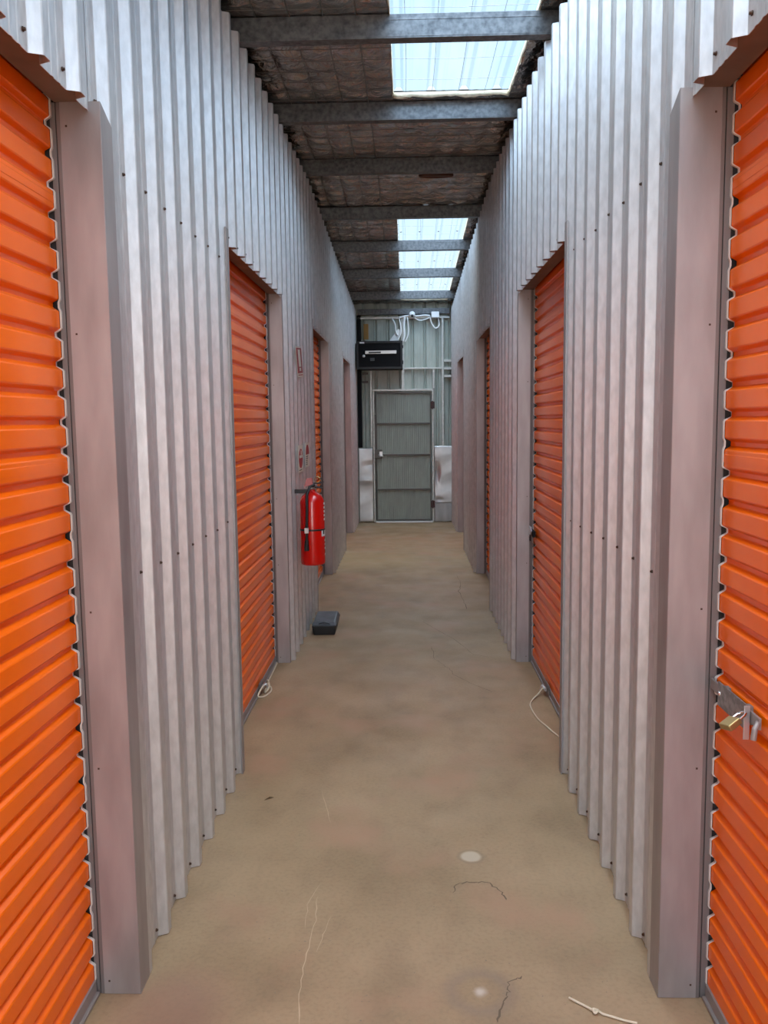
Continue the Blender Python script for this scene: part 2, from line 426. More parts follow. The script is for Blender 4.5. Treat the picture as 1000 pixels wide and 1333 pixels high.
# roller doors ---------------------------------------------------------
PITCH = .0705
def curtain_prof(z0_, z1_, amp=.0145):
    out = []; z = z0_
    sh = [(0, 0), (.0375, 0), (.0405, .12), (.0475, .88), (.0495, 1), (.0595, 1), (.0615, .88), (.0675, .12)]
    k = 0
    while z0_ + k*PITCH < z1_:
        for a, h in sh:
            zz = z0_ + k*PITCH + a
            if zz < z1_: out.append((zz, h*amp))
        k += 1
    out.append((z1_, 0)); return out
SEAM = {1: 1.385, 0: 2.03}
def make_door(n, s, i, label):
    xp, xc, xd = (PL, XL, DL) if s < 0 else (PR, XR, DR)
    d, j = D[i], J[i]
    inn = lambda t: xd + s*t
    root = empty('door_%d' % n, (xd, (d+j)/2, 0))
    tag(root, label, 'roller door', kind='structure')
    def P(o): return place(o, root)
    # curtain
    pr = curtain_prof(.045, HEAD+.10)
    mb = MB()
    ye = j - .006
    mb.sheet([(inn(h), d+.0, z) for z, h in pr], [(inn(h), ye, z) for z, h in pr])
    cur = P(mb.build('curtain', M['orange'], solid=.0012))
    # lapped seams between the curtain sheets: a raised fold
    for zs in (SEAM[1], SEAM[0]):
        k = math.floor((zs-.045)/PITCH); zz = .045 + k*PITCH + .012
        b = MB(); b.prism([(inn(-.0016), zz-.0015), (inn(-.0016), zz+.016), (inn(.0), zz+.019), (inn(.0), zz-.0015)], 'y', d, ye)
        b.build('seam_fold', M['orange'], cur)
    # pale wear strip that runs down the curtain edge, a little uneven
    rnd = random.Random(n*11)
    L0, L1 = [], []
    k = -1
    for z, h in curtain_prof(.045, HEAD+.02, .0150):
        kk = int((z-.045)/PITCH)
        if kk != k: k = kk; am = rnd.choice([1, 1.25, 1.1, .9, .25, 1.3, 1.15])
        off = -.0035 + h*am
        L0.append((inn(off), ye-.001, z)); L1.append((inn(off), ye+.006, z))
    b = MB(); b.sheet(L0, L1); P(b.build('wear_strip', M['strip'], solid=.003))
    # bottom rail
    b = MB(); b.box(inn(-.006), inn(.016), d, ye, .004, .045); b.box(inn(-.014), inn(-.004), d, ye, .003, .012)
    P(b.build('bottom_rail', M['rail'], bevel=.002))
    # guide rails (far and near)
    xin = xp + s*.070 if i else xc + s*.096
    for (ya, yb) in ((j, j+.045), (d-.045, d)):
        b = MB()
        b.box(xin, xin + s*.009, ya, yb, .001, HEAD)
        b.box(xin + s*.0118, xd + s*.001, ya+.0012, yb-.0012, .001, HEAD)
        b.box(xd + s*.020, xd + s*.030, ya-.03 if ya == j else ya, yb if ya == j else yb+.03, .001, HEAD)
        P(b.build('guide_rail', M['guide'], bevel=.0008))
        b = MB(); b.box(xin + s*.0088, xd + s*.05, ya+.004, yb-.002, .001, HEAD-.001)  # solid filler in the gap, its shade is in the colour
        P(b.build('slot_shade', M['guide_dark']))
    # far jamb flashing: face towards the camera, and the strip wrapped onto the cladding
    b = MB()
    if i == 0:
        pts = [(xin, j), (xc, j), (xc - s*.0015, j+.002), (xc - s*.0015, j+.075), (xc + s*.008, j+.118), (xc + s*.012, j+.118), (xc + s*.003, j+.073), (xc+s*.003, j+.004), (xin, j+.004)]
    else:
        pts = [(xin, j), (xp - s*.0035, j), (xp - s*.0045, j+.002), (xp - s*.0045, j+.036), (xp + s*.001, j+.036), (xp + s*.001, j+.004), (xin, j+.004)]
    cut = .035
    n_ = len(pts)
    vs = [(x, y, .001) for x, y in pts] + [(x, y, HEAD - (cut if (y > j+.03) else 0)) for x, y in pts]
    b.add(vs, [tuple(range(n_)), tuple(range(n_, 2*n_))] + [(q, (q+1) % n_, (q+1) % n_+n_, q+n_) for q in range(n_)])
    jf = P(b.build('jamb_flashing', M['flash']))
    if i < 2:
        b = MB()
        for z in (.035, .62, 1.03, 1.72, 2.205):
            b.box(xin - s*.012, xin - s*.0165, j-.0012, j+.001, z, z+.0045)
        b.build('rivet', M['screw'], jf)
    # near jamb flashing
    b = MB(); yn = d-.05
    pts = [(xin, d), (xc + s*.002, d), (xc - s*.0015, d-.003), (xc - s*.0015, yn), (xc+s*.004, yn), (xc+s*.004, d-.006), (xin, d-.006)]
    n_ = len(pts)
    vs = [(x, y, .001) for x, y in pts] + [(x, y, HEAD+.02) for x, y in pts]
    b.add(vs, [tuple(range(n_)), tuple(range(n_, 2*n_))] + [(q, (q+1) % n_, (q+1) % n_+n_, q+n_) for q in range(n_)])
    P(b.build('jamb_flashing', M['flash']))
    # soffit flashing above the curtain
    b = MB()
    b.box(xp + s*.003, xd - s*.012, d, j, HEAD, HEAD+.004)
    b.box(xp + s*.003, xp + s*.006, d, j, HEAD+.004, HEAD+.10)
    b.box(xd - s*.016, xd - s*.012, d, j, HEAD+.004, HEAD+.03)
    P(b.build('soffit', M['soffit']))
    b = MB(); b.box(xd + s*.05, xd + s*.053, d-.04, j+.04, 0, HEAD+.2); b.box(xp + s*.006, xd + s*.053, d-.04, j+.04, HEAD+.14, HEAD+.145)  # dark box closing the slot; the gloom is in its colour
    P(b.build('slot_backing', M['dark']))
    return root
doors = {}
n = 1
for i, w_ in enumerate(['nearest the camera, cut off by the picture edge', 'second along, beside the corrugated pier', 'third along', 'fourth along, deepest in the corridor']):
    for s, nm in ((-1, 'left'), (1, 'right')):
        extra = {(0, -1): 'bright orange ribbed roller door on the left, ', (0, 1): 'bright orange ribbed roller door with brass padlock on the right, ',
                 (1, -1): 'orange roller door on the left before the fire extinguisher, ', (1, 1): 'orange roller door on the right with white cord at its foot, ',
                 (2, -1): 'narrow-looking orange roller door just beyond the fire extinguisher, ', (2, 1): 'orange roller door far along the right wall, ',
                 (3, -1): 'doorway on the left closest to the black cabinet, ', (3, 1): 'doorway on the right closest to the end door, '}[(i, s)]
        doors[(i, s)] = make_door(n, s, i, (extra + w_)); n += 1

# ceiling: foil-faced insulation under the roof ---------------------------------
SKY = [(-.062, .600, -1.25, 5.10), (-.075, .585, 7.68, 12.18)]
PUR = [2.85, 3.985, 5.17, 6.42, 7.66, 8.85, 10.15, 11.50]     # y of each purlin web
def in_sky(x, y): return any(a < x < b and c < y < d_ for a, b, c, d_ in SKY)
def foilz(x, y):
    z = rz(y) - .004
    near = min(abs(y - p_ - .03) for p_ in PUR)
    if near < .075: return z - .002
    z += -.016*abs(math.sin(math.pi*(x+.06)/.15))**.6*abs(math.sin(math.pi*y/.15))**.6
    z += .005*math.sin(23*x+5*y) * math.sin(17*y-4*x) + .003*math.sin(61*y+13*x)
    return z
mb = MB()
xs = sorted(set([round(-1.5 + .03*i, 4) for i in range(101)] + [v for q in SKY for v in q[:2]]))
ys = sorted(set([round(Y0 + .035*i, 4) for i in range(int((YE+.1-Y0)/.035)+1)] + [v for q in SKY for v in q[2:]]))
idx = {}
for x in xs:
    for y in ys:
        idx[(x, y)] = len(mb.v); mb.v.append((x, y, foilz(x, y)))
for x0_, x1_ in zip(xs, xs[1:]):
    for y0_, y1_ in zip(ys, ys[1:]):
        if not in_sky((x0_+x1_)/2, (y0_+y1_)/2):
            mb.f.append((idx[(x0_, y0_)], idx[(x0_, y1_)], idx[(x1_, y1_)], idx[(x1_, y0_)])); mb.m.append(0); mb.smooth.append(True)
ceiling = mb.build('ceiling', M['foil'])
tag(ceiling, 'wrinkled dark silver foil insulation under the low pitched roof', 'ceiling', kind='structure')
# outer roof above the foil, with the same openings
mb = MB()
for x0_, x1_ in ((-1.55, -.10), (-.10, .65), (.65, 1.55)):
    for y0_, y1_ in ((Y0-.1, -1.3), (-1.3, 5.16), (5.16, RIDGE), (RIDGE, 7.62), (7.62, 12.25), (12.25, YE+.2)):
        if x0_ == -.10 and (y0_ in (-1.3, 7.62)): continue
        a, b_ = rz(y0_)+.045, rz(y1_)+.045
        mb.add([(x0_, y0_, a), (x1_, y0_, a), (x1_, y1_, b_), (x0_, y1_, b_)], [(0,1,2,3)])
mb.build('roof_sheet', M['dark'], ceiling, solid=.002)
# ragged cream edge of the blanket round the openings
for (a, b_, c, d_) in SKY:
    mb = MB()
    def edge(pts, nx, ny):
        L0, L1 = [], []
        for (x, y) in pts:
            wv = .010*math.sin(14*(x+y)) + random.uniform(-.004, .004)
            L0.append((x, y, rz(y) + .018)); L1.append((x + nx*(.004+.3*wv), y + ny*(.004+.3*wv), rz(y) - .003 - 1.2*abs(wv)))
        mb.sheet(L0, L1, 0, True)
    N = 60
    edge([(b_, c + (d_-c)*i/N) for i in range(N+1)], 1, 0)
    edge([(a + (b_-a)*i/24, d_) for i in range(25)], 0, 1)
    edge([(a + (b_-a)*i/24, c) for i in range(25)], 0, -1)
    edge([(a, c + (d_-c)*i/N) for i in range(N+1)], -1, 0)
    mb.build('blanket_edge', M['tape'], ceiling, solid=.003)

# skylight sheets = windows of the setting
def skysheet(n_, q, label):
    a, b_, c, d_ = q
    pr = []; x = a - .03
    sh = [(0, 0), (.030, 0), (.046, .026), (.072, .026), (.088, 0), (.12, 0), (.125, .003), (.135, .003), (.14, 0)]
    k = 0
    while a - .03 + k*.19 < b_ + .04:
        for u, h in sh:
            xx = a - .03 + k*.19 + u
            if xx <= b_ + .045: pr.append((xx, h))
        k += 1
    mb = MB()
    NY = 16
    for t in range(NY):
        ya, yb = c - .05 + (d_-c+.1)*t/NY, c - .05 + (d_-c+.1)*(t+1)/NY
        mb.sheet([(x, ya, rz(ya) + .038 + h) for x, h in pr], [(x, yb, rz(yb) + .038 + h) for x, h in pr])
    o = mb.build('window_%d' % n_, M['skylight'])
    tag(o, label, 'skylight', kind='structure')
    # roofing screws on the sheet, seen as small domes
    for py in PUR + [1.6, .4]:
        if c < py < d_:
            for k in range(4):
                xx = a + .029 + k*.19
                if xx < b_ - .02:
                    b = MB(); b.lathe([(.0, -.006), (.007, -.004), (.010, 0), (.010, .006)], (xx, py-.045, rz(py-.045)+.0595+ .0), 10)
                    b.build('roof_screw', M['silver'], o)
    return o
# netting that carries the foil
mb = MB()
for k in range(-4, 5):
    x = k*.15 - .06
    if -.72 < x < -.07 or x > .61:
        mb.tube([(x, Y0 + (YE-Y0)*i/60, rz(Y0 + (YE-Y0)*i/60) - .014) for i in range(61)], .0020, 4, caps=False)
y = Y0 + .1
while y < YE:
    mb.tube([(-.78, y, rz(y)-.014), (-.4, y, rz(y)-.017), (-.065, y, rz(y)-.014)], .0020, 4, caps=False)
    if 5.12 < y < 7.66: mb.tube([(-.065, y, rz(y)-.014), (.3, y, rz(y)-.018), (.7, y, rz(y)-.014)], .0020, 4, caps=False)
    y += .15
mb.build('wire_netting', M['crossbar'], ceiling)
skysheet(1, SKY[0], 'nearer blue-white translucent roof sheet overhead on the right')
skysheet(2, SKY[1], 'farther blue-white translucent roof sheet above the end of the corridor')
# safety mesh under each skylight
for (a, b_, c, d_), lb in zip(SKY, ['thin wire safety mesh under the nearer skylight', 'thin wire safety mesh under the farther skylight']):
    mb = MB()
    x = a + .07
    while x < b_:
        pts = [(x + .004*math.sin(3*(c + (d_-c)*i/40)), c + (d_-c)*i/40, rz(c + (d_-c)*i/40) + .010) for i in range(41)]
        mb.tube(pts, .0011, 4, caps=False); x += .15
    y = c + .12
    while y < d_:
        mb.tube([(a, y, rz(y)+.012), ((a+b_)/2, y+.004, rz(y)+.008), (b_, y, rz(y)+.012)], .0011, 4, caps=False); y += .30
    tag(mb.build('safety_mesh', M['wire']), lb, 'wire mesh')

# purlins: one C section each -----------------------------------------------------
plab = ['galvanised steel purlin out of view above the camera', 'nearest and largest galvanised steel purlin, across the near skylight',
        'galvanised purlin at the far edge of the near skylight', 'dark steel purlin just before the roof ridge',
        'dark steel purlin where the far skylight begins', 'nearest of the three purlins crossing the far skylight',
        'middle of the three purlins crossing the far skylight', 'last purlin before the end wall, crossing the far skylight']
for y, lb in zip(PUR, plab):
    if y < 3: continue
    z = wt(y) + .006; H_, F_, t = .102, .058, .003
    poly = [(y, z), (y+F_, z), (y+F_, z+.014), (y+F_-t, z+.014), (y+F_-t, z+t), (y+t, z+t), (y+t, z+H_-t), (y+F_-t, z+H_-t), (y+F_-t, z+H_-.014), (y+F_, z+H_-.014), (y+F_, z+H_), (y, z+H_)]
    mb = MB(); mb.prism(poly, 'x', -1.48, 1.48)
    # rolled lip line along the web
    mb.box(-1.48, 1.48, y-.0015, y, z+.006, z+.010); mb.box(-1.48, 1.48, y-.0015, y, z+H_-.026, z+H_-.020)
    o = mb.build('steel_purlin', M['purlin'], bevel=.0012)
    tag(o, lb, 'purlin', 'steel purlins across the corridor roof')
# small rusty bracket hanging by the ridge purlin
mb = MB()
pts = [(.24 + .125*math.cos(a) , 6.74 + .05*math.sin(a), 3.370) for a in [2*math.pi*i/20 for i in range(21)]]
mb.tube(pts, .011, 8); mb.box(.12, .36, 6.72, 6.76, 3.362, 3.377); mb.box(.23, .25, 6.73, 6.75, 3.377, rz(6.74))
tag(mb.build('roof_fitting', mat('rusty_fitting', (.11,.05,.03), .7, .2)), 'small rusty brown oval fitting on the foil near the ridge', 'fitting')

# end wall -------------------------------------------------------------------------
mb = MB()
pr = []; x = -1.5; k = 0
while x < 1.5:
    for u, h in [(0, 0), (.030, 0), (.034, .002), (.042, .002), (.046, 0), (.078, 0), (.082, .002), (.090, .002), (.094, 0), (.128, 0), (.130, -.010), (.134, -.010), (.136, .004), (.146, .030), (.164, .030), (.174, .004), (.176, 0)]:
        pr.append((-1.5 + .01 + k*.178 + u, h))
    k += 1; x = -1.5 + k*.178
mb.sheet([(x, YE+h+.012, 0) for x, h in pr], [(x, YE+h+.012, rz(YE)+.06) for x, h in pr])
wall_back = mb.build('wall_back', M['endwall'], solid=.0014)
tag(wall_back, 'grey-green ribbed sheet wall closing the corridor around the end door', 'wall', kind='structure')
def member(nm, x0_, x1_, z0_, z1_, y0_, y1_, mt, label, cat, group=None):
    b = MB(); b.box(x0_, x1_, y0_, y1_, z0_, z1_)
    return tag(b.build(nm, mt, bevel=.002), label, cat, group)
YF = YE - .05
G = 'steel framing on the end wall'
member('top_beam', -.70, .62, 2.945, 2.975, YF, YE+.005, M['frame'], 'slim pale steel beam across the top of the end wall', 'beam', G)
member('eave_beam', -.70, .62, 3.005, 3.085, YF-.02, YE, M['purlin'], 'darker steel beam under the roof edge at the end wall', 'beam', G)
member('steel_post', -.075, -.035, 1.945, 2.945, YF-.005, YE, M['frame'], 'pale steel post above the middle of the end door', 'post', G)
member('steel_post', .505, .535, 1.125, 2.945, YF-.004, YE, M['frame'], 'pale steel post right of the end door, above the dented plate', 'post', G)
member('steel_post', .375, .405, 1.95, 2.225, YF-.004, YE, M['frame'], 'short pale steel post above the hinge side of the door', 'post', G)
member('steel_post', -.530, -.505, 1.105, 2.21, YF-.004, YE, M['frame'], 'pale steel post left of the end door under the black cabinet', 'post', G)
member('steel_post', -.715, -.655, 1.105, 3.0, YF, YE+.03, M['black'], 'black upright strip in the left corner of the end wall', 'post', G)  # plain black upright strip
member('steel_girt', -.034, .504, 2.228, 2.252, YF+.012, YE, M['frame'], 'pale horizontal rail right of the black cabinet', 'rail', G)
for z, lb in ((2.325, 'topmost of three short rails in the right corner of the end wall'), (2.215, 'middle of three short rails in the right corner of the end wall'), (2.105, 'lowest of three short rails in the right corner of the end wall')):
    member('steel_girt', .540, .655, z, z+.035, YF-.01, YE, M['frame'], lb, 'rail', 'short rails in the right corner')
for z, lb in ((2.16, 'upper short dark rail in the left corner below the black cabinet'), (2.04, 'lower short dark rail in the left corner below the black cabinet')):
    member('steel_girt', -.650, -.56, z, z+.03, YF-.004, YE, M['crossbar'], lb, 'rail', 'short rails in the left corner')
member('timber_strip', -.615, -.545, 2.66, 2.88, YF+.010, YF+.030, M['tan'], 'tan timber strip leaning above the black cabinet', 'board')

# galvanised plates either side of the door
def plate(x0_, x1_, z0_, z1_, dent, label, mt):
    b = MB(); nx, nz_ = 22, 60; vs = []
    for i in range(nx+1):
        for k in range(nz_+1):
            x = x0_ + (x1_-x0_)*i/nx; z = z0_ + (z1_-z0_)*k/nz_
            dd = .004*math.sin(9*z + 4*x) + .002*math.sin(21*z-7*x)
            if dent:
                for cx, cz, ax, az, am in dent:
                    r = ((x-cx)/ax)**2 + ((z-cz)/az)**2
                    dd += am*math.exp(-r)
            vs.append((x, YF-.012+dd, z))
    fs = [(i*(nz_+1)+k, (i+1)*(nz_+1)+k, (i+1)*(nz_+1)+k+1, i*(nz_+1)+k+1) for i in range(nx) for k in range(nz_)]
    b.add(vs, fs, 0, True)
    return tag(b.build('metal_plate', mt, solid=.0015), label, 'metal sheet', 'galvanised plates beside the end door')
plate(-.712, -.505, .012, 1.095, [(-.55, .85, .10, .05, .012), (-.62, .62, .12, .04, -.010)], 'galvanised metal plate left of the end door', M['plate'])
plate(.392, .66, .285, 1.115, [(.43, .72, .035, .11, .030), (.46, .33, .05, .03, .016)], 'dented shiny galvanised plate right of the end door', M['plate'])
plate(.392, .66, .012, .280, None, 'plain lower metal plate right of the end door at floor level', M['flash_worn'])

# end door ---------------------------------------------------------------------------
dr = empty('door_9', (-.05, YE, 0)); tag(dr, 'grey-green framed metal door with four ribbed panels at the corridor end', 'door', kind='structure')
def PD(o): return place(o, dr)
b = MB()
b.box(-.496, -.474, YF-.02, YE, .001, 1.915); b.box(.362, .386, YF-.02, YE, .001, 1.915); b.box(-.500, .388, YF-.02, YE, 1.916, 1.945)
PD(b.build('door_frame', M['frame'], bevel=.002))
b = MB()
b.box(-.456, -.438, YF-.03, YF, .03, 1.905); b.box(.330, .346, YF-.03, YF, .03, 1.905)
b.box(-.437, .329, YF-.03, YF, 1.880, 1.905); b.box(-.437, .329, YF-.03, YF, .03, .05)
leaf = PD(b.build('leaf_frame', M['crossbar'], bevel=.002))
b = MB(); pr = []
x = -.438
while x < .33:
    pr += [(x, 0), (x+.016, 0), (x+.019, .004), (x+.024, .004), (x+.027, 0)]; x += .030
pr = [p for p in pr if p[0] < .331] + [(.331, 0)]
b.sheet([(x, YF-.008+h, .045) for x, h in pr], [(x, YF-.008+h, 1.875) for x, h in pr])
PD(b.build('door_skin', M['doorskin'], solid=.001))
for z in (1.438, .985, .480):
    b = MB(); b.box(-.437, .329, YF-.032, YF-.010, z, z+.022); PD(b.build('crossbar', M['crossbar'], bevel=.002))
    b = MB(); b.box(-.437, .329, YF-.031, YF-.012, z+.0225, z+.029); PD(b.build('crossbar_edge', M['doorskin']))
b = MB(); b.box(-.475, -.365, YF-.045, YF-.032, .945, 1.075)
lk = PD(b.build('lock_box', M['crossbar'], bevel=.004))
b = MB(); b.tube([(-.42, YF-.046, 1.00), (-.42, YF-.075, .998), (-.385, YF-.08, .985), (-.355, YF-.075, .982)], .006, 8)
b.box(-.405, -.362, YF-.052, YF-.045, .975, 1.045)
b.build('door_handle', M['silver'], lk)
b = MB(); b.box(-.47, -.455, YF-.036, YF-.031, 1.05, 1.58); PD(b.build('edge_cover', M['crossbar']))
for z in (1.66, .22):
    b = MB(); b.box(.343, .400, YF-.045, YF-.030, z, z+.10); b.tube([(.366, YF-.05, z-.01), (.366, YF-.05, z+.11)], .010, 8)
    PD(b.build('hinge', M['hinge']))
b = MB(); b.box(-.47, .362, YF-.06, YE, .001, .022); PD(b.build('door_foot_strip', M['white'], bevel=.003))  # plain white strip under the door leaf

# ================================================================== THINGS
# black wall cabinet
yc = 12.0
cab = empty('rack_cabinet', (-.38, yc, 2.215)); tag(cab, 'black wall-mounted equipment cabinet high on the end wall', 'cabinet')
def PC(o): return place(o, cab)
b = MB(); b.box(-.700, -.056, yc+.012, YF-.004, 2.215, 2.604); PC(b.build('body', M['black'], bevel=.005))
b = MB(); b.box(-.700, -.675, yc, yc+.012, 2.215, 2.604); b.box(-.085, -.056, yc, yc+.012, 2.215, 2.604); b.box(-.675, -.085, yc, yc+.012, 2.575, 2.604); b.box(-.675, -.085, yc, yc+.012, 2.215, 2.245)
b.box(-.045, -.056, yc+.0, yc+.04, 2.50, 2.54); b.box(-.045, -.056, yc, yc+.04, 2.28, 2.33)
fr = PC(b.build('front_frame', M['blackplastic'], bevel=.002))
b = MB(); b.box(-.578, -.140, yc-.008, yc+.010, 2.425, 2.470); un = PC(b.build('switch_unit', M['silver'], bevel=.003))
b = MB(); b.box(-.53, -.36, yc-.010, yc-.008, 2.434, 2.455); b.build('port_row', M['blackplastic'], un)
b = MB(); b.lathe([(.0, .022), (.017, .020), (.019, .0)], (0, 0, 0), 16); b.v = [(-.600+v[0], yc-v[2], 2.398+v[1]) for v in b.v]; PC(b.build('lock_knob', M['pale']))
b = MB(); b.box(-.655, -.590, yc-.003, yc, 2.570, 2.592); PC(b.build('label_plate', M['pale']))
b = MB(); b.box(-.51, -.45, yc-.002, yc+.012, 2.33, 2.37); PC(b.build('vent_panel', mat('dark_vent', (.04,.045,.05), .4)))
# body face behind frame
# cables
def cable(pts, r, label, mt='white', grp='white cables and conduits above the cabinet'):
    # smooth the path
    P = [Vector(p) for p in pts]; out = []
    for i in range(len(P)-1):
        p0, p1, p2, p3 = P[max(i-1,0)], P[i], P[i+1], P[min(i+2, len(P)-1)]
        for k in range(6):
            t = k/6
            out.append(.5*((2*p1)+(p2-p0)*t+(2*p0-5*p1+4*p2-p3)*t*t+(-p0+3*p1-3*p2+p3)*t**3))
    out.append(P[-1]); b = MB(); b.tube(out, r, 8)
    return tag(b.build('cable', M[mt]), label, 'cable', grp)
ycb = YF - .03
cable([(-.10, ycb, 2.955), (-.02, ycb, 2.975), (.06, ycb, 2.985), (.16, ycb, 2.975), (.26, ycb, 2.985), (.34, ycb, 2.975)], .014, 'thick white conduit along the top of the end wall')
cable([(.12, ycb, 2.95), (.19, ycb, 2.915), (.27, ycb, 2.925), (.33, ycb, 2.95)], .009, 'white cable drooping under the top conduit')
cable([(.34, ycb, 2.96), (.37, ycb, 2.86), (.42, ycb, 2.80), (.47, ycb, 2.84), (.46, ycb, 2.93), (.43, ycb, 2.97)], .010, 'white cable hanging in a loop at the right end')
cable([(-.02, ycb-.005, 2.97), (-.035, ycb-.005, 2.85), (-.03, ycb-.005, 2.72), (-.05, ycb-.005, 2.625)], .017, 'thick white conduit dropping down the middle post')
cable([(-.10, ycb-.045, 2.94), (-.08, ycb-.045, 2.82), (-.085, ycb-.05, 2.72), (-.12, ycb-.05, 2.63)], .010, 'thin white cable left of the middle post')
cable([(.015, ycb-.01, 2.96), (.03, ycb-.01, 2.80), (.02, ycb-.01, 2.70), (-.02, ycb-.015, 2.615)], .009, 'thin white cable right of the middle post')
cable([(-.20, ycb-.045, 2.94), (-.16, ycb-.045, 2.86), (-.15, ycb-.045, 2.76), (-.12, ycb-.045, 2.70)], .010, 'curved white cable entering from the upper left')
b = MB(); b.prism([(-.26, 2.611), (-.12, 2.611), (-.075, 2.77), (-.115, 2.80)], 'y', ycb-.03, ycb+.02)
tag(b.build('cable_duct', M['white'], bevel=.003), 'sloping white cable duct feeding the cabinet top', 'duct')
cb = empty('junction_box', (.09, ycb, 2.99)); tag(cb, 'small round white junction box on the top conduit', 'junction box')
b = MB(); b.lathe([(0, .05), (.035, .048), (.042, .03), (.042, 0)], (0, 0, 0), 20); b.v = [(.085+v[0], ycb-v[2], 3.00+v[1]) for v in b.v]; place(b.build('box', M['white']), cb)
b = MB(); b.lathe([(0, .06), (.018, .058), (.020, .045)], (0, 0, 0), 16); b.v = [(.085+v[0], ycb-v[2], 2.975+v[1]) for v in b.v]; place(b.build('gland', M['blackplastic']), cb)
b = MB(); b.box(.36, .47, ycb-.05, YF, 2.945, 3.03)
tag(b.build('junction_box', M['white'], bevel=.008), 'square white junction box at the right end of the conduit', 'junction box')

# fire extinguisher -------------------------------------------------------------------
EX, EY, EZ, ER = -.611, 5.34, .590, .079
ex = empty('fire_extinguisher', (EX, EY, EZ)); tag(ex, 'red fire extinguisher hanging on the left wall', 'fire extinguisher')
def PX(o): return place(o, ex)
b = MB()
b.lathe([(0, .004), (ER-.012, 0), (ER-.002, .006), (ER, .016), (ER, .400), (ER-.004, .418), (ER-.016, .440), (ER-.036, .457), (.028, .466), (.022, .474), (.020, .486)], (EX, EY, EZ), 40)
body = PX(b.build('cylinder', M['red']))
b = MB(); b.lathe([(.021, .482), (.024, .486), (.024, .500), (.016, .504), (.016, .522), (0, .522)], (EX, EY, EZ), 20)
b.tube([(EX+.01, EY-.012, EZ+.508), (EX+.035, EY-.035, EZ+.510)], .008, 8)
PX(b.build('valve', M['silver']))
b = MB()
b.prism([(EX-.028, EZ+.520), (EX+.070, EZ+.532), (EX+.082, EZ+.528), (EX+.070, EZ+.520), (EX, EZ+.508)], 'y', EY-.012, EY+.012)
b.prism([(EX-.005, EZ+.508), (EX+.070, EZ+.494), (EX+.078, EZ+.486), (EX+.066, EZ+.484), (EX-.005, EZ+.496)], 'y', EY-.010, EY+.010)
PX(b.build('lever', M['blackplastic'], bevel=.002))
b = MB(); b.prism([(EX-.045, EZ+.500), (EX+.010, EZ+.512), (EX+.006, EZ+.556), (EX-.030, EZ+.552)], 'y', EY-.022, EY+.004)
PX(b.build('tamper_cover', M['signpink'], bevel=.003))
b = MB(); b.tube([(EX+.04 + .018*math.cos(a), EY-.02, EZ+.545 + .018*math.sin(a)) for a in [2*math.pi*i/16 for i in range(17)]], .0025, 6)
PX(b.build('pull_ring', M['brass']))
b = MB()
hp = [(EX+.02, EY-.030, EZ+.510), (EX-.005, EY-.060, EZ+.500), (EX-.022, EY-.082, EZ+.455), (EX-.022, EY-.088, EZ+.36), (EX-.026, EY-.088, EZ+.24), (EX-.028, EY-.086, EZ+.16)]
b.tube(hp, .0095, 10)
hose = PX(b.build('hose', M['blackplastic']))
b = MB(); b.tube([(EX-.028, EY-.086, EZ+.165), (EX-.030, EY-.086, EZ+.10)], [.013, .015], 12)
PX(b.build('nozzle', M['blackplastic']))
b = MB(); b.lathe([(ER+.0005, .222), (ER+.002, .223), (ER+.002, .232), (ER+.0005, .233)], (EX, EY, EZ), 40)
st = PX(b.build('strap', M['blackplastic']))
b = MB(); b.box(EX-.040, EX-.012, EY-.106, EY-.098, EZ+.212, EZ+.246)
q = PX(b.build('hose_clip', M['silver'], bevel=.002))
# label patch on the right of the cylinder: pale lettering block and gauge mark
def cyl_patch(a0, a1, z0_, z1_, rad, mt, nm):
    b = MB(); N = 8
    A = [math.radians(a0 + (a1-a0)*i/N) for i in range(N+1)]
    b.sheet([(EX+rad*math.cos(a), EY+rad*math.sin(a), EZ+z0_) for a in A], [(EX+rad*math.cos(a), EY+rad*math.sin(a), EZ+z1_) for a in A])
    return PX(b.build(nm, mt))
cyl_patch(-38, -2, .185, .232, ER+.0008, M['pale'], 'maintenance_label')
cyl_patch(-28, -16, .198, .222, ER+.0014, M['blackplastic'], 'label_mark')
for z in (.385, .360, .335, .310, .285): cyl_patch(-18, 6, z, z+.015, ER+.0008, M['pale'], 'label_print')
for z in (.150, .125, .10, .06): cyl_patch(-12, 8, z, z+.013, ER+.0008, M['pale'], 'label_print')
b = MB(); b.box(-.722, EX-.015, EY+.012, EY+.034, EZ+.455, EZ+.480)
PX(b.build('wall_bracket', M['blackplastic']))

# signs on the left wall: thin plates standing on the rib crests
def quad_sign(nm, y0_, y1_, z0_, z1_, shear, label, back=M['signwhite']):
    r = empty(nm, (-.716, (y0_+y1_)/2, z0_)); tag(r, label, 'sign', 'safety signs by the fire extinguisher')
    def Q(u, v, lift=0):   # u,v in 0..1 across and up
        return (-.7165 + lift, y0_ + (y1_-y0_)*u + shear*(1-v), z0_ + (z1_-z0_)*v + .02*u*(1 if shear else 0))
    def poly(pts, lift, mt, pname):
        b = MB(); n_ = len(pts); vs = [Q(u, v, lift) for u, v in pts] + [Q(u, v, lift-.0012) for u, v in pts]
        b.add(vs, [tuple(range(n_)), tuple(range(n_, 2*n_))[::-1]] + [(q, (q+1) % n_, (q+1) % n_+n_, q+n_) for q in range(n_)])
        place(b.build(pname, mt), r)
    poly([(0,0), (1,0), (1,1), (0,1)], .0012, back, 'plate')
    return poly
p = quad_sign('safety_sign', 5.50, 5.80, 1.79, 1.985, .10, 'red and white location sign, topmost on the left wall')
p([(.07,.13), (.93,.13), (.93,.95), (.07,.95)], .0024, M['signred'], 'red_field')
p([(.32,.34), (.68,.34), (.68,.90), (.32,.90)], .0036, M['signwhite'], 'white_symbol')
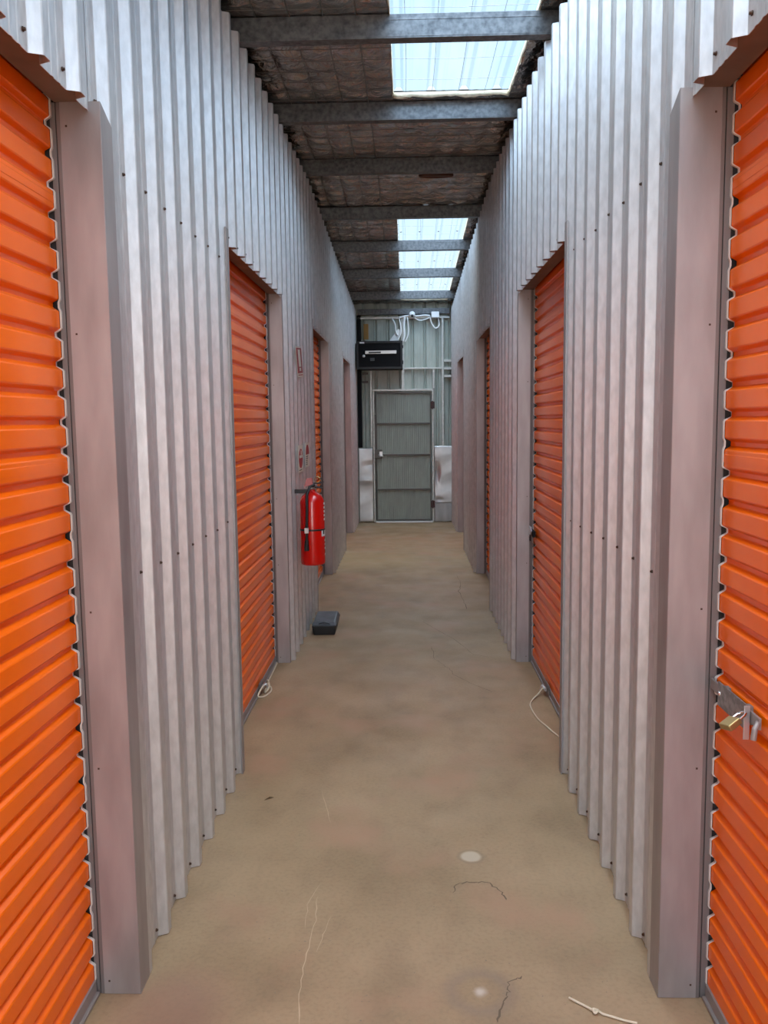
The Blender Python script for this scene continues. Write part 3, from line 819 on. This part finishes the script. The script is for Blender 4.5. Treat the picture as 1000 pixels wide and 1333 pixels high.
p([(.38,.20), (.62,.20), (.62,.30), (.38,.30)], .0036, M['signwhite'], 'white_symbol')
p([(.12,.055), (.88,.055), (.88,.085), (.12,.085)], .0024, M['signred'], 'text_line')
p = quad_sign('safety_sign', 5.53, 5.77, 1.165, 1.345, 0, 'pale sign with red round symbol, left of the pair above the extinguisher')
circ = [(.5+.42*math.cos(a), .50+.36*math.sin(a)) for a in [2*math.pi*i/24 for i in range(24)]]
p(circ, .0024, M['signred'], 'red_disc')
p([(.2,.52), (.8,.52), (.8,.62), (.2,.62)], .0036, M['signwhite'], 'text_line')
p([(.5,.64), (.66,.64), (.60,.78), (.5,.80)], .0036, M['signwhite'], 'symbol')
p([(.1,.06), (.7,.06), (.7,.09), (.1,.09)], .0024, M['crossbar'], 'text_line')
p = quad_sign('safety_sign', 5.915, 6.145, 1.178, 1.350, 0, 'pale sign with red half disc over text lines, right of the pair')
circ = [(.5+.42*math.cos(a), .52+.40*math.sin(a)) for a in [math.pi*i/16 for i in range(17)]]
p(circ, .0024, M['signred'], 'red_half_disc')
for v in (.42, .34, .26, .18, .10): p([(.1,v), (.45 if v < .3 else .6,v), (.45 if v < .3 else .6,v+.035), (.1,v+.035)], .0024, M['crossbar'], 'text_line')

# bait station on the floor ------------------------------------------------------------
bs = empty('bait_station', (-.60, 5.95, 0)); tag(bs, 'black plastic box with grey lid on the floor by the left wall', 'bait station')
bx0, bx1, by0, by1 = -.685, -.512, 5.80, 6.12
b = MB()
lo = [(bx0+.012, by0+.010), (bx1-.012, by0+.010), (bx1-.012, by1-.01), (bx0+.012, by1-.01)]
hi = [(bx0, by0), (bx1, by0), (bx1, by1), (bx0, by1)]
b.add([(x, y, .001) for x, y in lo] + [(x, y, .070) for x, y in hi], [(3,2,1,0), (0,1,5,4), (1,2,6,5), (2,3,7,6), (3,0,4,7), (4,5,6,7)])
place(b.build('tray', M['blackplastic'], bevel=.006), bs)
b = MB()
b.add([(bx0-.002, by0-.002, .071), (bx1+.006, by0-.002, .071), (bx1+.006, by1+.004, .071), (bx0-.002, by1+.004, .071),
       (bx0+.012, by0+.03, .092), (bx1-.012, by0+.03, .092), (bx1-.010, by1-.02, .110), (bx0+.016, by1-.02, .110)],
      [(3,2,1,0), (0,1,5,4), (1,2,6,5), (2,3,7,6), (3,0,4,7), (4,5,6,7)])
place(b.build('lid', M['greyplastic'], bevel=.008), bs)
b = MB(); b.tube([(bx0+.05+.02*i, by0+.012 - .006*math.sin(math.pi*i/4), .082 + .014*math.sin(math.pi*i/4)) for i in range(5)], .005, 8)
place(b.build('latch', M['greyplastic']), bs)

# latch and padlock on the near right door ---------------------------------------------
lt = empty('door_latch', (.745, 1.92, .83)); tag(lt, 'grey steel sliding latch on the near right orange roller door', 'latch')
def PL_(o): return place(o, lt)
xs_ = DR - .0075
b = MB()
b.prism([(2.000, .812), (2.000, .870), (1.822, .870), (1.822, .822), (1.835, .812)], 'x', .744, .748)
PL_(b.build('cover_plate', M['lockplate'], bevel=.0008))
b = MB(); b.box(.735, .748, 1.817, 1.820, .795, .872); PL_(b.build('hasp_tab', M['silver'], bevel=.0008))
b = MB(); b.box(.750, .756, 1.775, 2.066, .832, .858); b.tube([(.752, 1.785, .845), (.746, 1.772, .846), (.738, 1.766, .838), (.735, 1.764, .815)], .0065, 10)
PL_(b.build('slide_bolt', M['rail'], bevel=.001))
for ya in (1.84, 1.97):
    b = MB(); b.box(.749, .7645, ya, ya+.02, .82, .862); PL_(b.build('standoff', M['rail']))
b = MB()
for (y, z) in ((1.990, .842),):
    b.lathe([(0, .003), (.006, .002), (.0065, 0)], (0,0,0), 12)
    b.v = [(.744 - v[2], y+v[0], z+v[1]) for v in b.v]
PL_(b.build('rivet', M['chrome']))
pk = empty('padlock', (.735, 1.82, .80)); tag(pk, 'small brass padlock hanging on the near right door latch', 'padlock')
# the padlock hangs tilted: its body leans out into the corridor
ax_ = Vector((.82, .35, .45)).normalized(); wd = Vector((0, 1, 0)); wd = (wd - ax_*wd.dot(ax_)).normalized(); th = ax_.cross(wd)
pc = Vector((.700, 1.802, .838))
b = MB(); vs = []
for a in (-.017, .017):
    for (u, v) in ((-.018, -.007), (.018, -.007), (.018, .007), (-.018, .007)):
        vs.append(pc + ax_*a + wd*u + th*v)
b.add(vs, [(3,2,1,0), (4,5,6,7), (0,1,5,4), (1,2,6,5), (2,3,7,6), (3,0,4,7)]); place(b.build('lock_body', M['brass'], bevel=.0025), pk)
b = MB(); b.tube([pc + ax_*.016 - wd*.011, pc + ax_*.033 - wd*.011, pc + ax_*.041 - wd*.007, pc + ax_*.044, pc + ax_*.041 + wd*.007, pc + ax_*.033 + wd*.011, pc + ax_*.016 + wd*.011], .0030, 10)
place(b.build('shackle', M['chrome']), pk)

# latch on the second right door
l2 = empty('door_latch', (.75, 5.08, .82)); tag(l2, 'small steel latch at the edge of the second right roller door', 'latch')
b = MB(); b.prism([(5.115, .79), (5.115, .855), (5.04, .855), (5.03, .83), (5.06, .795)], 'x', .735, .741); place(b.build('cover_plate', M['silver'], bevel=.001), l2)
b = MB(); b.box(.742, .757, 4.99, 5.10, .800, .835); b.box(.728, .7345, 5.02, 5.045, .775, .81); place(b.build('slide_bolt', M['black']), l2)

# floor bolts and cords of the second pair of doors -------------------------------------
def foot_bolt(x, y, s, label):
    r = empty('floor_bolt', (x, y, .03)); tag(r, label, 'bolt')
    b = MB(); b.box(x, x - s*.006, y-.05, y+.05, .012, .065); place(b.build('bolt_plate', M['lockplate'], bevel=.001), r)
    b = MB(); b.tube([(x - s*.02, y-.04, .040), (x - s*.02, y+.05, .038)], .008, 8); b.tube([(x - s*.012, y, .04), (x - s*.035, y, .052), (x-s*.04, y+.01, .025)], .006, 8)
    place(b.build('bolt_bar', M['silver']), r)
    return r
foot_bolt(.757, 4.50, 1, 'steel bolt at the foot of the second right roller door')
foot_bolt(-.832, 4.55, -1, 'steel bolt at the foot of the second left roller door')
def cord(pts, r, label, grp=None):
    P = [Vector(p) for p in pts]; out = []
    for i in range(len(P)-1):
        p0, p1, p2, p3 = P[max(i-1,0)], P[i], P[i+1], P[min(i+2, len(P)-1)]
        for k in range(7):
            t = k/7
            out.append(.5*((2*p1)+(p2-p0)*t+(2*p0-5*p1+4*p2-p3)*t*t+(-p0+3*p1-3*p2+p3)*t**3))
    out.append(P[-1]); b = MB(); b.tube(out, r, 8)
    return tag(b.build('cord', M['rope']), label, 'cord', grp)
cord([(.73, 4.50, .045), (.70, 4.47, .018), (.665, 4.42, .006), (.636, 4.33, .0045), (.634, 4.22, .0045), (.645, 4.11, .0045), (.668, 4.02, .0045), (.690, 3.93, .0045), (.715, 3.86, .0045), (.74, 3.82, .0045)],
     .0040, 'cream cord looping on the floor from the second right door')
cord([(-.826, 5.115, .005), (-.822, 4.98, .005), (-.820, 4.80, .005), (-.815, 4.68, .005)], .0045, 'thin pale cord lying along the foot of the second left door')
cord([(-.816, 4.66, .02), (-.80, 4.62, .05), (-.785, 4.57, .03), (-.80, 4.53, .008), (-.81, 4.59, .006), (-.79, 4.64, .006), (-.775, 4.56, .005), (-.80, 4.47, .005), (-.825, 4.44, .02), (-.81, 4.52, .05)],
     .0050, 'tangled pale cord at the bolt of the second left door')
# knotted cord on the near floor
kt = cord([(.408, 2.060, .004), (.425, 2.045, .004), (.445, 2.028, .004), (.463, 2.010, .005), (.470, 2.004, .012), (.462, 2.000, .006), (.459, 2.010, .010), (.470, 2.012, .006),
           (.482, 2.001, .004), (.505, 1.990, .004), (.53, 1.978, .004), (.56, 1.968, .004)], .0030, 'short knotted cream cord on the floor near the bottom right corner')
tag(kt, cat='cord')

# dry leaf on the floor
b = MB(); b.add([(-.583, 3.212, .002), (-.568, 3.222, .006), (-.550, 3.236, .002), (-.567, 3.236, .004)], [(0,1,2,3)])
tag(b.build('leaf', M['leaf'], solid=.001), 'small dark dry leaf on the floor at the left', 'leaf')
